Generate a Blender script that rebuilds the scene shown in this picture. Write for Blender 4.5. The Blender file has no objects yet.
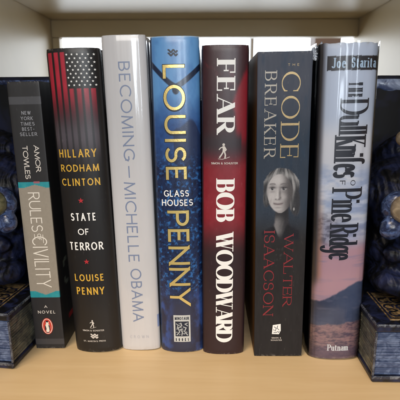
import bpy, bmesh, math, random
import numpy as np
from mathutils import Vector, Matrix
random.seed(4)
SC = bpy.context.scene
COL = SC.collection
R = math.radians
# ------------------------------------------------------------------ camera
cd = bpy.data.cameras.new('camera'); cam = bpy.data.objects.new('camera', cd); COL.objects.link(cam)
cam.location = (0, -0.322, 0.199)
cam.rotation_euler = (R(90 - 12.5), 0, R(1.2))
cd.sensor_width = 36; cd.lens = 36 * 430 / 400
cd.clip_start = 0.01; cd.clip_end = 60
cd.dof.use_dof = True; cd.dof.focus_distance = 0.325; cd.dof.aperture_fstop = 14
SC.camera = cam
SC.view_settings.view_transform = 'Standard'; SC.view_settings.look = 'None'
SC.view_settings.exposure = 0.0; SC.view_settings.gamma = 1
# ------------------------------------------------------------------ room light
W = bpy.data.worlds.new('World'); SC.world = W; W.use_nodes = True
W.node_tree.nodes['Background'].inputs[0].default_value = (0.82, 0.78, 0.72, 1)
W.node_tree.nodes['Background'].inputs[1].default_value = 0.20

def area(name, loc, target, sx, sy, power, col):
    l = bpy.data.lights.new(name, 'AREA'); l.shape = 'RECTANGLE'; l.size = sx; l.size_y = sy
    l.energy = power; l.color = col
    o = bpy.data.objects.new(name, l); COL.objects.link(o); o.location = loc
    o.rotation_euler = (Vector(target) - Vector(loc)).to_track_quat('-Z', 'Y').to_euler()
    return o
area('ceiling_lamp', (-0.75, -1.05, 1.95), (0, 0, 0.05), 0.7, 0.5, 27, (1.0, 0.83, 0.64))
area('front_fill', (-0.1, -2.0, 1.0), (0, 0, 0.12), 1.3, 0.8, 24, (1.0, 0.95, 0.88))  # frontal fill added to brighten the spines, not a lamp of the room
area('room_window', (0.75, -2.6, 0.66), (0, 0, 0.15), 0.20, 1.0, 11, (0.80, 0.90, 1.0))
area('room_window', (0.2, -2.7, 0.66), (0, 0, 0.15), 0.20, 1.0, 11, (0.80, 0.90, 1.0))

# ------------------------------------------------------------------ helpers
def lin(c):
    c = np.asarray(c, float)
    return np.where(c <= 0.04045, c / 12.92, ((np.clip(c, 0, None) + 0.055) / 1.055) ** 2.4)
def rgb(r, g, b): return tuple(lin(np.array([r, g, b]) / 255.0)) + (1.0,)

def tag(o, label=None, cat=None, group=None, kind=None):
    if label: o['label'] = label
    if cat: o['category'] = cat
    if group: o['group'] = group
    if kind: o['kind'] = kind
    return o
def empty(name, loc=(0, 0, 0), rot=(0, 0, 0)):
    o = bpy.data.objects.new(name, None); COL.objects.link(o); o.location = loc; o.rotation_euler = rot
    o.empty_display_size = 0.02
    return o
def mesh_obj(name, verts, faces, mat, parent=None, smooth=False, cols=None):
    me = bpy.data.meshes.new(name); me.from_pydata([tuple(v) for v in verts], [], faces); me.update()
    o = bpy.data.objects.new(name, me); COL.objects.link(o)
    me.materials.append(mat)
    if smooth: me.polygons.foreach_set('use_smooth', [True] * len(me.polygons))
    if cols is not None:
        a = me.color_attributes.new('Print', 'FLOAT_COLOR', 'POINT')
        buf = np.ones((len(verts), 4), np.float32); buf[:, :3] = cols
        a.data.foreach_set('color', buf.ravel())
    if parent: o.parent = parent
    return o
def bm_obj(name, bm, mat, parent=None, smooth=False):
    me = bpy.data.meshes.new(name); bm.normal_update(); bm.to_mesh(me); bm.free()
    o = bpy.data.objects.new(name, me); COL.objects.link(o); me.materials.append(mat)
    if smooth: me.polygons.foreach_set('use_smooth', [True] * len(me.polygons))
    if parent: o.parent = parent
    return o
def add_box(bm, x0, x1, y0, y1, z0, z1, bev=0.0, seg=2):
    b2 = bmesh.new(); bmesh.ops.create_cube(b2, size=1)
    for v in b2.verts:
        v.co = Vector((x0 + (v.co.x + .5) * (x1 - x0), y0 + (v.co.y + .5) * (y1 - y0), z0 + (v.co.z + .5) * (z1 - z0)))
    if bev > 0: bmesh.ops.bevel(b2, geom=b2.edges[:], offset=bev, segments=seg, affect='EDGES', profile=0.5)
    t = bpy.data.meshes.new('t'); b2.to_mesh(t); b2.free(); bm.from_mesh(t); bpy.data.meshes.remove(t)
def box(name, x0, x1, y0, y1, z0, z1, mat, parent=None, bev=0.0):
    bm = bmesh.new(); add_box(bm, x0, x1, y0, y1, z0, z1, bev); return bm_obj(name, bm, mat, parent)

def nodes(name):
    m = bpy.data.materials.new(name); m.use_nodes = True
    n = m.node_tree.nodes; return m, n, m.node_tree.links, n['Principled BSDF']
def simple(name, col, rough=0.5, metal=0.0, coat=0.0, spec=0.5, bump=0.0, bscale=800, vary=0.0):
    m, n, l, p = nodes(name)
    p.inputs['Base Color'].default_value = col
    p.inputs['Roughness'].default_value = rough; p.inputs['Metallic'].default_value = metal
    p.inputs['Coat Weight'].default_value = coat; p.inputs['Coat Roughness'].default_value = 0.12
    p.inputs['Specular IOR Level'].default_value = spec
    tc = n.new('ShaderNodeTexCoord'); nz = n.new('ShaderNodeTexNoise'); nz.inputs['Scale'].default_value = bscale
    nz.inputs['Detail'].default_value = 4; l.new(tc.outputs['Object'], nz.inputs['Vector'])
    if bump:
        b = n.new('ShaderNodeBump'); b.inputs['Strength'].default_value = bump; b.inputs['Distance'].default_value = 0.0004
        l.new(nz.outputs['Fac'], b.inputs['Height']); l.new(b.outputs[0], p.inputs['Normal'])
    if vary:
        n2 = n.new('ShaderNodeTexNoise'); n2.inputs['Scale'].default_value = bscale * .15; l.new(tc.outputs['Object'], n2.inputs['Vector'])
        mx = n.new('ShaderNodeMix'); mx.data_type = 'RGBA'
        c = np.array(col[:3]); mx.inputs['A'].default_value = tuple(c * (1 - vary)) + (1,)
        mx.inputs['B'].default_value = tuple(np.clip(c * (1 + vary), 0, 1)) + (1,)
        l.new(n2.outputs['Fac'], mx.inputs['Factor']); l.new(mx.outputs['Result'], p.inputs['Base Color'])
    return m
def printed(name, rough=0.35, coat=0.3, coat_rough=0.12, bump=0.08, wrinkle=-0.15, spec=0.5):
    """paper jacket: colours of the print come from the mesh attribute, fine tooth and handling waves from noise"""
    m, n, l, p = nodes(name)
    a = n.new('ShaderNodeVertexColor'); a.layer_name = 'Print'
    l.new(a.outputs['Color'], p.inputs['Base Color'])
    p.inputs['Roughness'].default_value = rough; p.inputs['Coat Weight'].default_value = coat
    p.inputs['Coat Roughness'].default_value = coat_rough; p.inputs['Specular IOR Level'].default_value = spec
    tc = n.new('ShaderNodeTexCoord')
    n1 = n.new('ShaderNodeTexNoise'); n1.inputs['Scale'].default_value = 1400; n1.inputs['Detail'].default_value = 3
    l.new(tc.outputs['Object'], n1.inputs['Vector'])
    mp = n.new('ShaderNodeMapping'); mp.inputs['Scale'].default_value = (1, 1, 0.05); l.new(tc.outputs['Object'], mp.inputs['Vector'])
    n2 = n.new('ShaderNodeTexNoise'); n2.inputs['Scale'].default_value = 150; n2.inputs['Detail'].default_value = 2
    l.new(mp.outputs[0], n2.inputs['Vector'])
    b1 = n.new('ShaderNodeBump'); b1.inputs['Strength'].default_value = bump; b1.inputs['Distance'].default_value = 0.0002
    b2 = n.new('ShaderNodeBump'); b2.inputs['Strength'].default_value = 0.25 + wrinkle; b2.inputs['Distance'].default_value = 0.0012
    l.new(n1.outputs['Fac'], b1.inputs['Height']); l.new(n2.outputs['Fac'], b2.inputs['Height'])
    l.new(b1.outputs[0], b2.inputs['Normal']); l.new(b2.outputs[0], p.inputs['Normal']); l.new(b2.outputs[0], p.inputs['Coat Normal'])
    # uneven sheen
    mr = n.new('ShaderNodeMapRange'); mr.inputs['To Min'].default_value = rough * .8; mr.inputs['To Max'].default_value = rough * 1.25
    l.new(n2.outputs['Fac'], mr.inputs['Value']); l.new(mr.outputs[0], p.inputs['Roughness'])
    return m

def hash2(ix, iy, seed):
    v = np.sin(ix * 127.1 + iy * 311.7 + seed * 74.7) * 43758.5453
    return v - np.floor(v)
def vnoise(x, y, seed=0):
    ix, iy = np.floor(x), np.floor(y); fx, fy = x - ix, y - iy
    fx = fx * fx * (3 - 2 * fx); fy = fy * fy * (3 - 2 * fy)
    return (hash2(ix, iy, seed) * (1 - fx) * (1 - fy) + hash2(ix + 1, iy, seed) * fx * (1 - fy)
            + hash2(ix, iy + 1, seed) * (1 - fx) * fy + hash2(ix + 1, iy + 1, seed) * fx * fy)
def fbm(x, y, seed=0, o=4):
    s = 0; a = .5; t = 0
    for i in range(o):
        s = s + a * vnoise(x * 2 ** i, y * 2 ** i, seed + i * 9); t += a; a *= .55
    return s / t
def ss(a, b, x):
    t = np.clip((x - a) / (b - a), 0, 1); return t * t * (3 - 2 * t)
def mixc(c, d, f):
    f = np.asarray(f)[..., None]; return c * (1 - f) + np.asarray(d, float) * f
def flat(x, c): return np.ones(x.shape + (3,)) * np.asarray(c, float)

# ------------------------------------------------------------------ lettering: pen strokes, cap height 1
def arc(cx, cy, rx, ry, a0, a1, n=None):
    n = n or max(4, int(abs(a1 - a0) / 12))
    return [(cx + rx * math.cos(R(a0 + (a1 - a0) * i / n)), cy + ry * math.sin(R(a0 + (a1 - a0) * i / n))) for i in range(n + 1)]
H, V = 'h', 'v'
G = {}
G['A'] = (.74, [('t', [(0, 0), (.37, 1)]), ('T', [(.37, 1), (.74, 0)]), ('t', [(.13, .34), (.61, .34)])], [(H, 0, 0), (H, .74, 0)])
G['B'] = (.56, [('T', [(0, 0), (0, 1)]), ('a', [(0, 1), (.26, 1)] + arc(.26, .76, .24, .24, 90, -90) + [(0, .52)]),
                ('a', [(.1, .52), (.28, .52)] + arc(.28, .26, .28, .26, 90, -90) + [(0, 0)])], [(H, 0, 0, -1), (H, 0, 1, -1)])
G['C'] = (.74, [('a', arc(.44, .5, .44, .5, 42, 318))], [(V, .77, .62, .9), (V, .77, .12, .3)])
G['D'] = (.70, [('T', [(0, 0), (0, 1)]), ('a', [(0, 1), (.24, 1)] + arc(.24, .5, .46, .5, 90, -90) + [(0, 0)])], [(H, 0, 0, -1), (H, 0, 1, -1)])
G['E'] = (.50, [('T', [(0, 0), (0, 1)]), ('t', [(0, 1), (.48, 1)]), ('t', [(0, .52), (.42, .52)]), ('t', [(0, 0), (.50, 0)])],
          [(H, 0, 0, -1), (H, 0, 1, -1), (V, .48, .74, 1), (V, .50, 0, .28), (V, .42, .38, .66)])
G['F'] = (.48, [('T', [(0, 0), (0, 1)]), ('t', [(0, 1), (.48, 1)]), ('t', [(0, .5), (.40, .5)])],
          [(H, 0, 0), (H, 0, 1, -1), (V, .48, .72, 1), (V, .40, .36, .64)])
G['G'] = (.78, [('a', arc(.44, .5, .44, .5, 42, 350)), ('T', [(.80, .06), (.80, .44)]), ('t', [(.52, .44), (.80, .44)])], [(V, .77, .62, .9), (H, .80, .44)])
G['H'] = (.66, [('T', [(0, 0), (0, 1)]), ('T', [(.66, 0), (.66, 1)]), ('t', [(0, .52), (.66, .52)])], [(H, 0, 0), (H, 0, 1), (H, .66, 0), (H, .66, 1)])
G['I'] = (.02, [('T', [(.01, 0), (.01, 1)])], [(H, .01, 0), (H, .01, 1)])
G['J'] = (.40, [('T', [(.40, 1), (.40, .2)]), ('a', arc(.20, .2, .20, .2, 0, -170))], [(H, .40, 1)])
G['K'] = (.60, [('T', [(0, 0), (0, 1)]), ('t', [(0, .36), (.56, 1)]), ('T', [(.18, .56), (.60, 0)])], [(H, 0, 0), (H, 0, 1), (H, .56, 1), (H, .60, 0)])
G['L'] = (.48, [('T', [(0, 0), (0, 1)]), ('t', [(0, 0), (.48, 0)])], [(H, 0, 0, -1), (H, 0, 1), (V, .48, 0, .3)])
G['M'] = (.86, [('t', [(0, 0), (.07, 1)]), ('T', [(.07, 1), (.43, 0)]), ('t', [(.43, 0), (.79, 1)]), ('T', [(.79, 1), (.86, 0)])], [(H, 0, 0), (H, .86, 0), (H, .05, 1, -1), (H, .81, 1, 1)])
G['N'] = (.70, [('t', [(0, 0), (0, 1)]), ('T', [(0, 1), (.70, 0)]), ('t', [(.70, 0), (.70, 1)])], [(H, 0, 0), (H, 0, 1, -1), (H, .70, 1)])
G['O'] = (.90, [('c', arc(.45, .5, .45, .5, 0, 360, 36))], [])
G['P'] = (.54, [('T', [(0, 0), (0, 1)]), ('a', [(0, 1), (.27, 1)] + arc(.27, .73, .27, .27, 90, -90) + [(0, .46)])], [(H, 0, 0), (H, 0, 1, -1)])
G['R'] = (.58, [('T', [(0, 0), (0, 1)]), ('a', [(0, 1), (.27, 1)] + arc(.27, .74, .26, .26, 90, -90) + [(0, .48)]), ('T', [(.26, .48), (.58, 0)])], [(H, 0, 0), (H, 0, 1, -1), (H, .58, 0, 1)])
G['S'] = (.54, [('a', arc(.27, .75, .25, .25, 25, 270, 16) + arc(.27, .26, .27, .26, 90, -155, 16)[1:])], [(V, .50, .68, .95), (V, .02, .04, .32)])
G['T'] = (.64, [('T', [(.32, 0), (.32, 1)]), ('t', [(0, 1), (.64, 1)])], [(H, .32, 0), (V, 0, .72, 1), (V, .64, .72, 1)])
G['U'] = (.66, [('T', [(0, 1), (0, .33)]), ('a', arc(.33, .33, .33, .33, 180, 360)), ('t', [(.66, .33), (.66, 1)])], [(H, 0, 1), (H, .66, 1)])
G['V'] = (.70, [('T', [(0, 1), (.35, 0)]), ('t', [(.35, 0), (.70, 1)])], [(H, 0, 1), (H, .70, 1)])
G['W'] = (1.04, [('T', [(0, 1), (.27, 0)]), ('t', [(.27, 0), (.52, 1)]), ('T', [(.52, 1), (.78, 0)]), ('t', [(.78, 0), (1.04, 1)])], [(H, 0, 1), (H, .52, 1), (H, 1.04, 1)])
G['Y'] = (.66, [('T', [(0, 1), (.33, .45)]), ('t', [(.66, 1), (.33, .45)]), ('T', [(.33, .45), (.33, 0)])], [(H, 0, 1), (H, .66, 1), (H, .33, 0)])
G['-'] = (.4, [('t', [(0, .42), (.4, .42)])], [])
G[' '] = (.34, [], [])
G['&'] = (.66, [('a', [(.66, 0), (.16, .72)] + arc(.3, .8, .16, .18, 200, -20) + [(.1, .38)] + arc(.28, .22, .26, .22, 150, 330) + [(.64, .42)])], [])
G['.'] = (.1, [('T', [(.05, 0), (.05, .12)])], [])
G["'"] = (.1, [('T', [(.05, .8), (.05, 1)])], [])
X_ = .66
G['a'] = (.40, [('T', [(.40, 0), (.40, .46)]), ('a', arc(.22, .46, .18, .2, 0, 160)), ('a', arc(.2, .19, .2, .19, 60, 330))], [(H, .43, 0, 1)])
G['d'] = (.44, [('T', [(.44, 0), (.44, 1)]), ('a', arc(.22, .33, .22, .33, 40, 320))], [(H, .44, 0, 1), (H, .44, 1, -1)])
G['e'] = (.42, [('a', [(.02, .36), (.42, .40)] + arc(.22, .38, .2, .28, 5, 180) + arc(.22, .30, .21, .30, 180, 320))], [])
G['f'] = (.34, [('T', [(.12, 0), (.12, .8)]), ('a', arc(.28, .8, .16, .2, 180, 40)), ('t', [(0, .62), (.30, .62)])], [(H, .12, 0)])
G['g'] = (.44, [('T', [(.44, -.1), (.44, .66)]), ('a', arc(.22, .34, .22, .32, 40, 320)), ('a', arc(.22, -.1, .22, .22, 0, -160))], [(H, .44, .66, 1)])
G['i'] = (.04, [('T', [(.02, 0), (.02, .64)]), ('T', [(.02, .84), (.02, .96)])], [(H, .02, 0), (H, .02, .64, -1)])
G['l'] = (.04, [('T', [(.02, 0), (.02, 1)])], [(H, .02, 0), (H, .02, 1, -1)])
G['m'] = (.70, [('T', [(0, 0), (0, .66)]), ('a', arc(.175, .46, .175, .2, 180, 0)), ('T', [(.35, 0), (.35, .46)]), ('a', arc(.525, .46, .175, .2, 180, 0)), ('T', [(.70, 0), (.70, .46)])], [(H, 0, 0), (H, .35, 0), (H, .7, 0), (H, 0, .66, -1)])
G['n'] = (.40, [('T', [(0, 0), (0, .66)]), ('a', arc(.20, .46, .20, .2, 180, 0)), ('T', [(.40, 0), (.40, .46)])], [(H, 0, 0), (H, .4, 0), (H, 0, .66, -1)])
G['o'] = (.44, [('c', arc(.22, .33, .22, .33, 0, 360, 24))], [])
G['r'] = (.28, [('T', [(0, 0), (0, .66)]), ('a', arc(.20, .44, .20, .2, 170, 50))], [(H, 0, 0), (H, 0, .66, -1)])
G['s'] = (.34, [('a', arc(.17, .49, .16, .16, 25, 270, 12) + arc(.17, .165, .17, .165, 90, -155, 12)[1:])], [])
G['t'] = (.30, [('T', [(.1, .14), (.1, .9)]), ('a', arc(.24, .14, .14, .14, 180, 310)), ('t', [(-.12, .64), (.36, .64)])], [])
G['u'] = (.40, [('T', [(0, .66), (0, .2)]), ('a', arc(.20, .2, .20, .2, 180, 360)), ('T', [(.40, 0), (.40, .66)])], [(H, 0, .66, -1), (H, .4, .66, -1), (H, .4, 0, 1)])

def ribbon(pts, wfun, closed=False, maxseg=0.8):
    """polyline (mm) -> quad strip with mitred joints; wfun(dx,dy) gives the pen width for a direction"""
    P = [np.array(p, float) for p in pts]
    P = [P[0]] + [b for a, b in zip(P, P[1:]) if np.linalg.norm(a - b) > 1e-4]
    if closed and np.linalg.norm(P[0] - P[-1]) < 1e-4: P = P[:-1]
    Q = []
    n = len(P); last = n if closed else n - 1
    for i in range(last):
        a, b = P[i], P[(i + 1) % n]; k = max(1, int(math.ceil(np.linalg.norm(b - a) / maxseg)))
        for j in range(k): Q.append(a + (b - a) * j / k)
    if not closed: Q.append(P[-1])
    m = len(Q); Lv, Rv = [], []
    for i in range(m):
        if closed: d0 = Q[i] - Q[i - 1]; d1 = Q[(i + 1) % m] - Q[i]
        else:
            d0 = Q[i] - Q[i - 1] if i > 0 else Q[1] - Q[0]; d1 = Q[i + 1] - Q[i] if i < m - 1 else d0
        d0 = d0 / (np.linalg.norm(d0) + 1e-9); d1 = d1 / (np.linalg.norm(d1) + 1e-9)
        t = d0 + d1; t = t / (np.linalg.norm(t) + 1e-9); nn = np.array([-t[1], t[0]])
        c = max(.5, float(np.dot(nn, np.array([-d1[1], d1[0]]))))
        w = wfun(*(t if abs(np.dot(d0, d1)) > .8 else d1)) / c
        Lv.append(Q[i] + nn * w / 2); Rv.append(Q[i] - nn * w / 2)
    faces = [(i, (i + 1) % m, m + (i + 1) % m, m + i) for i in range(m if closed else m - 1)]
    return Lv + Rv, faces

class Ink:
    """collects flat shapes (mm) that are then laid on a surface"""
    def __init__(s): s.v = []; s.f = []; s.lay = []; s.k = 0
    def add(s, v, f):
        o = len(s.v); s.v += [tuple(p) for p in v]; s.f += [tuple(i + o for i in q) for q in f]
        s.k += 1; s.lay += [s.k] * len(v)
    def poly(s, pts): s.add(pts, [tuple(range(len(pts)))])
    def line(s, pts, w, closed=False): s.add(*ribbon(pts, lambda a, b: w, closed))
    def ellipse(s, cx, cz, rx, rz, n=28): s.poly([(cx + rx * math.cos(2 * math.pi * i / n), cz + rz * math.sin(2 * math.pi * i / n)) for i in range(n)])
    def frame(s, x0, x1, z0, z1, w):
        s.line([(x0, z0), (x1, z0), (x1, z1), (x0, z1)], w, True)
    def grid_rect(s, x0, x1, z0, z1, step=1.0):
        nx = max(1, int((x1 - x0) / step)); v = [(x0 + (x1 - x0) * i / nx, z) for z in (z0, z1) for i in range(nx + 1)]
        s.add(v, [(i, i + 1, nx + 2 + i, nx + 1 + i) for i in range(nx)])

def text(ink, s, mode, a0, a1, b0, b1, thick=.12, thin=None, serif=0, gap=.2, only=None):
    """mode 'down': reading down the spine, a0->a1 = z start/end, b0/b1 = x of baseline / cap line.
       mode 'across': a0->a1 = x start/end, b0/b1 = z of baseline / cap line. thick/thin/serif/gap relative to cap height"""
    cap = b1 - b0; thin = thick if thin is None else thin
    L = abs(a1 - a0) / cap
    n = len(s); wsum = sum(G[c][0] for c in s)
    hs = (L - gap * (n - 1) - thick * 1.0) / wsum
    x = thick / 2
    def M(px, py):
        u, v = px * cap, b0 + py * cap
        return (v, a0 - u) if mode == 'down' else (a0 + u, v)
    for ch in s:
        w, strokes, serifs = G[ch]
        sy = 1 - thin
        def T(p): return (x + p[0] * hs, p[1] * sy + thin / 2)
        for st in strokes:
            code, pts = st; q = [T(p) for p in pts]
            def wf(dx, dy, code=code):
                if code == 'T': return thick
                if code == 't': return thin
                return thin + (thick - thin) * abs(dy) ** 1.6
            diag = len(q) == 2 and abs(q[0][0] - q[1][0]) > .02 and abs(q[0][1] - q[1][1]) > .3
            if code != 'c' and not diag:
                for e, ee in ((0, 1), (-1, -2)):
                    if pts[e][1] in (0, 1) and abs(pts[e][0] - pts[ee][0]) < .8 * abs(pts[e][1] - pts[ee][1]) + 1e-6:
                        d = np.array(q[e]) - np.array(q[ee]); d = d / abs(d[1]); q[e] = tuple(np.array(q[e]) + d * thin / 2)
            if diag:   # diagonals end in level cuts
                (ax, ay), (bx_, by) = q; ay2 = ay + math.copysign(thin / 2, ay - by) if pts[0][1] in (0, 1) else ay; by2 = by + math.copysign(thin / 2, by - ay) if pts[1][1] in (0, 1) else by
                sl = (bx_ - ax) / (by - ay); ax += (ay2 - ay) * sl; bx_ += (by2 - by) * sl
                hw = wf(0, 1) * math.hypot(1, sl) / 2; k_ = max(1, int(abs(by2 - ay2) * cap / .8)); v = []
                for sd in (-1, 1): v += [(ax + (bx_ - ax) * j / k_ + sd * hw, ay2 + (by2 - ay2) * j / k_) for j in range(k_ + 1)]
                f = [(j, j + 1, k_ + 2 + j, k_ + 1 + j) for j in range(k_)]
            else: v, f = ribbon(q, wf, code == 'c', .8 / cap)
            if mode == 'across' or True: ink.add([M(*p) for p in v], f)
        if serif:
            for sf in serifs:
                if sf[0] == H:
                    side = sf[3] if len(sf) > 3 else 0
                    cx, cy = T((sf[1], sf[2])); l = thick / 2 + serif
                    xa = cx - (l if side <= 0 else 0); xb = cx + (l if side >= 0 else 0)
                    v, f = ribbon([(xa, cy), (xb, cy)], lambda a, b: thin, False, .8 / cap); ink.add([M(*p) for p in v], f)
                else:
                    (xa, ya), (_, yb) = T((sf[1], sf[2])), T((sf[1], sf[3]))
                    v, f = ribbon([(xa, ya - thin / 2 * (sf[2] == 0)), (xa, yb + thin / 2 * (sf[3] == 1))], lambda a, b: thin * 1.3, False, .8 / cap); ink.add([M(*p) for p in v], f)
        x += w * hs + gap
    return ink

# ------------------------------------------------------------------ books
def spine_y(x, w, b, n): return -b * (1 - min(abs(2 * x / w), 1) ** n) ** (1 / n)
class Book: pass
def make_book(name, label, X, Y, lean, w, h, b, n, colfn, mat, depth=150, hard=True, board=(30, 28, 30), dz=0.5, rag=0.0, cat='book'):
    B = Book(); B.w, B.h, B.b, B.n = w, h, b, n
    lift = abs(math.sin(R(lean))) * w / 2 * 1e-3
    root = empty(name, (X * 1e-3, Y * 1e-3, lift + 0.0002), (0, -R(lean), 0)); tag(root, label, cat, 'books standing in a row between the bookends')
    B.root = root
    # profile of the outer wrap: back-left edge -> spine -> back-right edge
    def side(sgn):
        ys = [depth, depth * .7, depth * .45, 40, 30, 24, 18, 14, 12, 10, 8.5, 7, 5.5, 4, 2.5, 1.2]
        out = []
        for y in ys:
            g = 0.9 * math.exp(-((y - 9) / 2.6) ** 2) if hard else 0
            out.append((sgn * (w / 2 - g), y))
        return out
    sp = []
    N = 124
    for i in range(N + 1):
        t = -math.pi / 2 + math.pi * i / N
        if n <= 3:
            x = w / 2 * math.sin(t)
        else: x = w / 2 * np.sign(math.sin(t)) * (abs(math.sin(t)) ** .8)
        sp.append((x, spine_y(x, w, b, n)))
    prof = side(-1) + sp + side(1)[::-1]
    P = np.array(prof); T = np.gradient(P, axis=0); T /= np.linalg.norm(T, axis=1)[:, None] + 1e-9
    Nn = np.stack([T[:, 1], -T[:, 0]], 1)     # outward
    if Nn[len(side(-1)) + N // 2][1] > 0: Nn = -Nn
    th = .35
    Pi = P - Nn * th
    nz = int(h / dz); zs = np.linspace(0, h, nz + 1); m = len(P)
    topw = (vnoise(P[:, 0] * .35 + 7, P[:, 1] * .1, int(w)) - .5) * rag
    vo = np.zeros((nz + 1, m, 3)); vo[..., 0] = P[:, 0]; vo[..., 1] = P[:, 1]; vo[..., 2] = zs[:, None] + topw * (zs[:, None] / h) ** 8
    # hand-worn shape: the ends of a rounded spine pull in very slightly
    edge = (np.exp(-((h - zs) / 2.2) ** 2) + np.exp(-(zs / 2.2) ** 2))[:, None] * (0.35 if hard else .12)
    vo[..., 0] -= Nn[:, 0] * edge; vo[..., 1] -= Nn[:, 1] * edge
    vi = np.zeros((2, m, 3)); vi[..., 0] = Pi[:, 0]; vi[..., 1] = Pi[:, 1]; vi[0, :, 2] = 0; vi[1, :, 2] = h + topw
    vi[..., 0] -= Nn[:, 0] * .35; vi[..., 1] -= Nn[:, 1] * .35
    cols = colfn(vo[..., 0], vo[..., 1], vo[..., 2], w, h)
    Zg = vo[..., 2]; Sg = np.arange(m)[None, :] + 0 * Zg
    wear = fbm(Sg * .35, Zg * .8, int(w * 3)); e_ = np.exp(-np.minimum(Zg, h - Zg) / .9); c_ = ss(.52, .75, wear) * e_
    cols = mixc(cols, (168, 160, 150), c_ * .75 * (vo[..., 1] < 2))
    sc_ = ss(.80, .86, fbm(Sg * .5, Zg * .22, int(w * 7) + 2, 3)) * .10; cols = mixc(cols, (190, 184, 176), sc_)
    verts = np.concatenate([vo.reshape(-1, 3), vi.reshape(-1, 3)]) * 1e-3
    c2 = np.concatenate([lin(np.clip(cols, 0, 255) / 255).reshape(-1, 3), np.ones((2 * m, 3)) * .6])
    F = []
    for k in range(nz):
        a = k * m; F += [(a + i, a + i + 1, a + m + i + 1, a + m + i) for i in range(m - 1)]
    o = (nz + 1) * m
    F += [(o + i + 1, o + i, o + m + i, o + m + i + 1) for i in range(m - 1)]
    F += [(nz * m + i, nz * m + i + 1, o + m + i + 1, o + m + i) for i in range(m - 1)]
    F += [(i + 1, i, o + i, o + i + 1) for i in range(m - 1)]
    wrap = 'dust_jacket' if hard else 'cover'
    B.jacket = mesh_obj(wrap, verts, F, mat, root, True, c2)
    if hard:    # cloth-covered boards inside the jacket
        bm = bmesh.new()
        for s in (-1, 1):
            x1 = s * (w / 2 - 1.6); x0 = x1 - s * 2.2
            add_box(bm, min(x0, x1) * 1e-3, max(x0, x1) * 1e-3, .0005, (depth + 1) * 1e-3, .0004, (h - .4) * 1e-3, .0004, 1)
        bm_obj('board', bm, simple(name + '_cloth', rgb(*board), .8, bump=.4, bscale=2500), root)
        inner = w / 2 - 4.0
        z0, z1, y0 = 3.2, h - 3.2, -b + 3.0
    else: inner = w / 2 - .6; z0, z1, y0 = .3, h - .3, .4
    nn = 10; pv = []
    for k in range(2):
        z = (z0, z1)[k]
        for i in range(nn + 1):
            x = -inner + 2 * inner * i / nn; yy = min(spine_y(x * .98, inner * 2, max(b - 3, .0), n) + (.8), y0 + 6) if hard else .5
            pv.append((x, yy, z))
        pv += [(inner, depth - 3, z), (-inner, depth - 3, z)]
    q = nn + 3
    pf = [tuple(range(q))[::-1], tuple(range(q, 2 * q))] + [(i, (i + 1) % q, q + (i + 1) % q, q + i) for i in range(q)]
    mesh_obj('page_block', np.array(pv) * 1e-3, pf, PAPER, root)
    return B
def lay(B, name, ink, mat, off=.10, parent=None):
    V_ = []; w, b, n = B.w, B.b, B.n
    for (x, z), k in zip(ink.v, ink.lay):
        e = .05; y = spine_y(x, w, b, n); dy = (spine_y(x + e, w, b, n) - spine_y(x - e, w, b, n)) / (2 * e)
        l = math.hypot(1, dy); nx, ny = dy / l, -1 / l
        d = off + k * .003 * 1
        if k > 60: d = off + (k % 60) * .003
        V_.append(((x + nx * d) * 1e-3, (y + ny * d) * 1e-3, z * 1e-3))
    return mesh_obj(name, V_, ink.f, mat, parent or B.jacket)

def page_material():
    m, n, l, p = nodes('page_paper'); p.inputs['Roughness'].default_value = .9
    tc = n.new('ShaderNodeTexCoord'); wv = n.new('ShaderNodeTexWave'); wv.inputs['Scale'].default_value = 1500; wv.inputs['Distortion'].default_value = 1
    l.new(tc.outputs['Object'], wv.inputs['Vector']); r = n.new('ShaderNodeValToRGB')
    r.color_ramp.elements[0].color = rgb(190, 180, 158); r.color_ramp.elements[1].color = rgb(228, 220, 200)
    l.new(wv.outputs['Fac'], r.inputs[0]); l.new(r.outputs[0], p.inputs['Base Color']); return m
PAPER = page_material()

# ---- colours of the printed wraps, (x,y,z) in mm, sRGB 0-255
def col_rules(x, y, z, w, h):
    c = flat(x, (36, 35, 37)); c = c + (fbm(x * .4, z * .1, 3)[..., None] - .5) * 6
    c = mixc(c, (70, 70, 74), ((z > 198.9) & (z < 204.4) & (y < 1)) * 1.)
    sp = (y < 1.2)
    beige = flat(x, (143, 134, 121)) + (fbm(x * .9, z * .9, 8)[..., None] - .5) * 10
    teal = mixc(flat(x, (20, 126, 142)), (54, 148, 150), fbm(x * .3, z * .4, 4))
    band = sp & (z > 46) & (z < 140.6)
    c = np.where(band[..., None], beige, c)
    tz = 136.2 + 2.6 * (1 - np.abs(np.clip((x - 1) / 9, -1, 1))) * 1
    t1 = sp & (z < 140.6) & (z > tz); t2 = sp & (z > 46) & (z < 51.5 - 3.4 * (1 - np.abs(np.clip((x - 1) / 9, -1, 1))))
    c = np.where((t1 | t2)[..., None], teal, c)
    pk = sp & (z < 141.2) & (z > 140.0) & (x > 0) & (x < 5); c = np.where(pk[..., None], (150, 90, 100), c)
    c = mixc(c, (66, 64, 66), (sp & (z < 9) & (z > 3.6)) * .8)
    sd = (x > w / 2 - .4) & (y > 2)
    e = ((y - 21) / 3.2) ** 2 + ((z - 21) / 6.5) ** 2
    c = np.where((sd & (e < 1))[..., None], (150, 35, 40), c); c = np.where((sd & (e < .25))[..., None], (200, 190, 180), c)
    e = ((y - 17) / 5) ** 2 + ((z - 62) / 12) ** 2; c = np.where((sd & (e < 1) & (e > .5))[..., None], (95, 100, 90), c)
    return c
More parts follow.
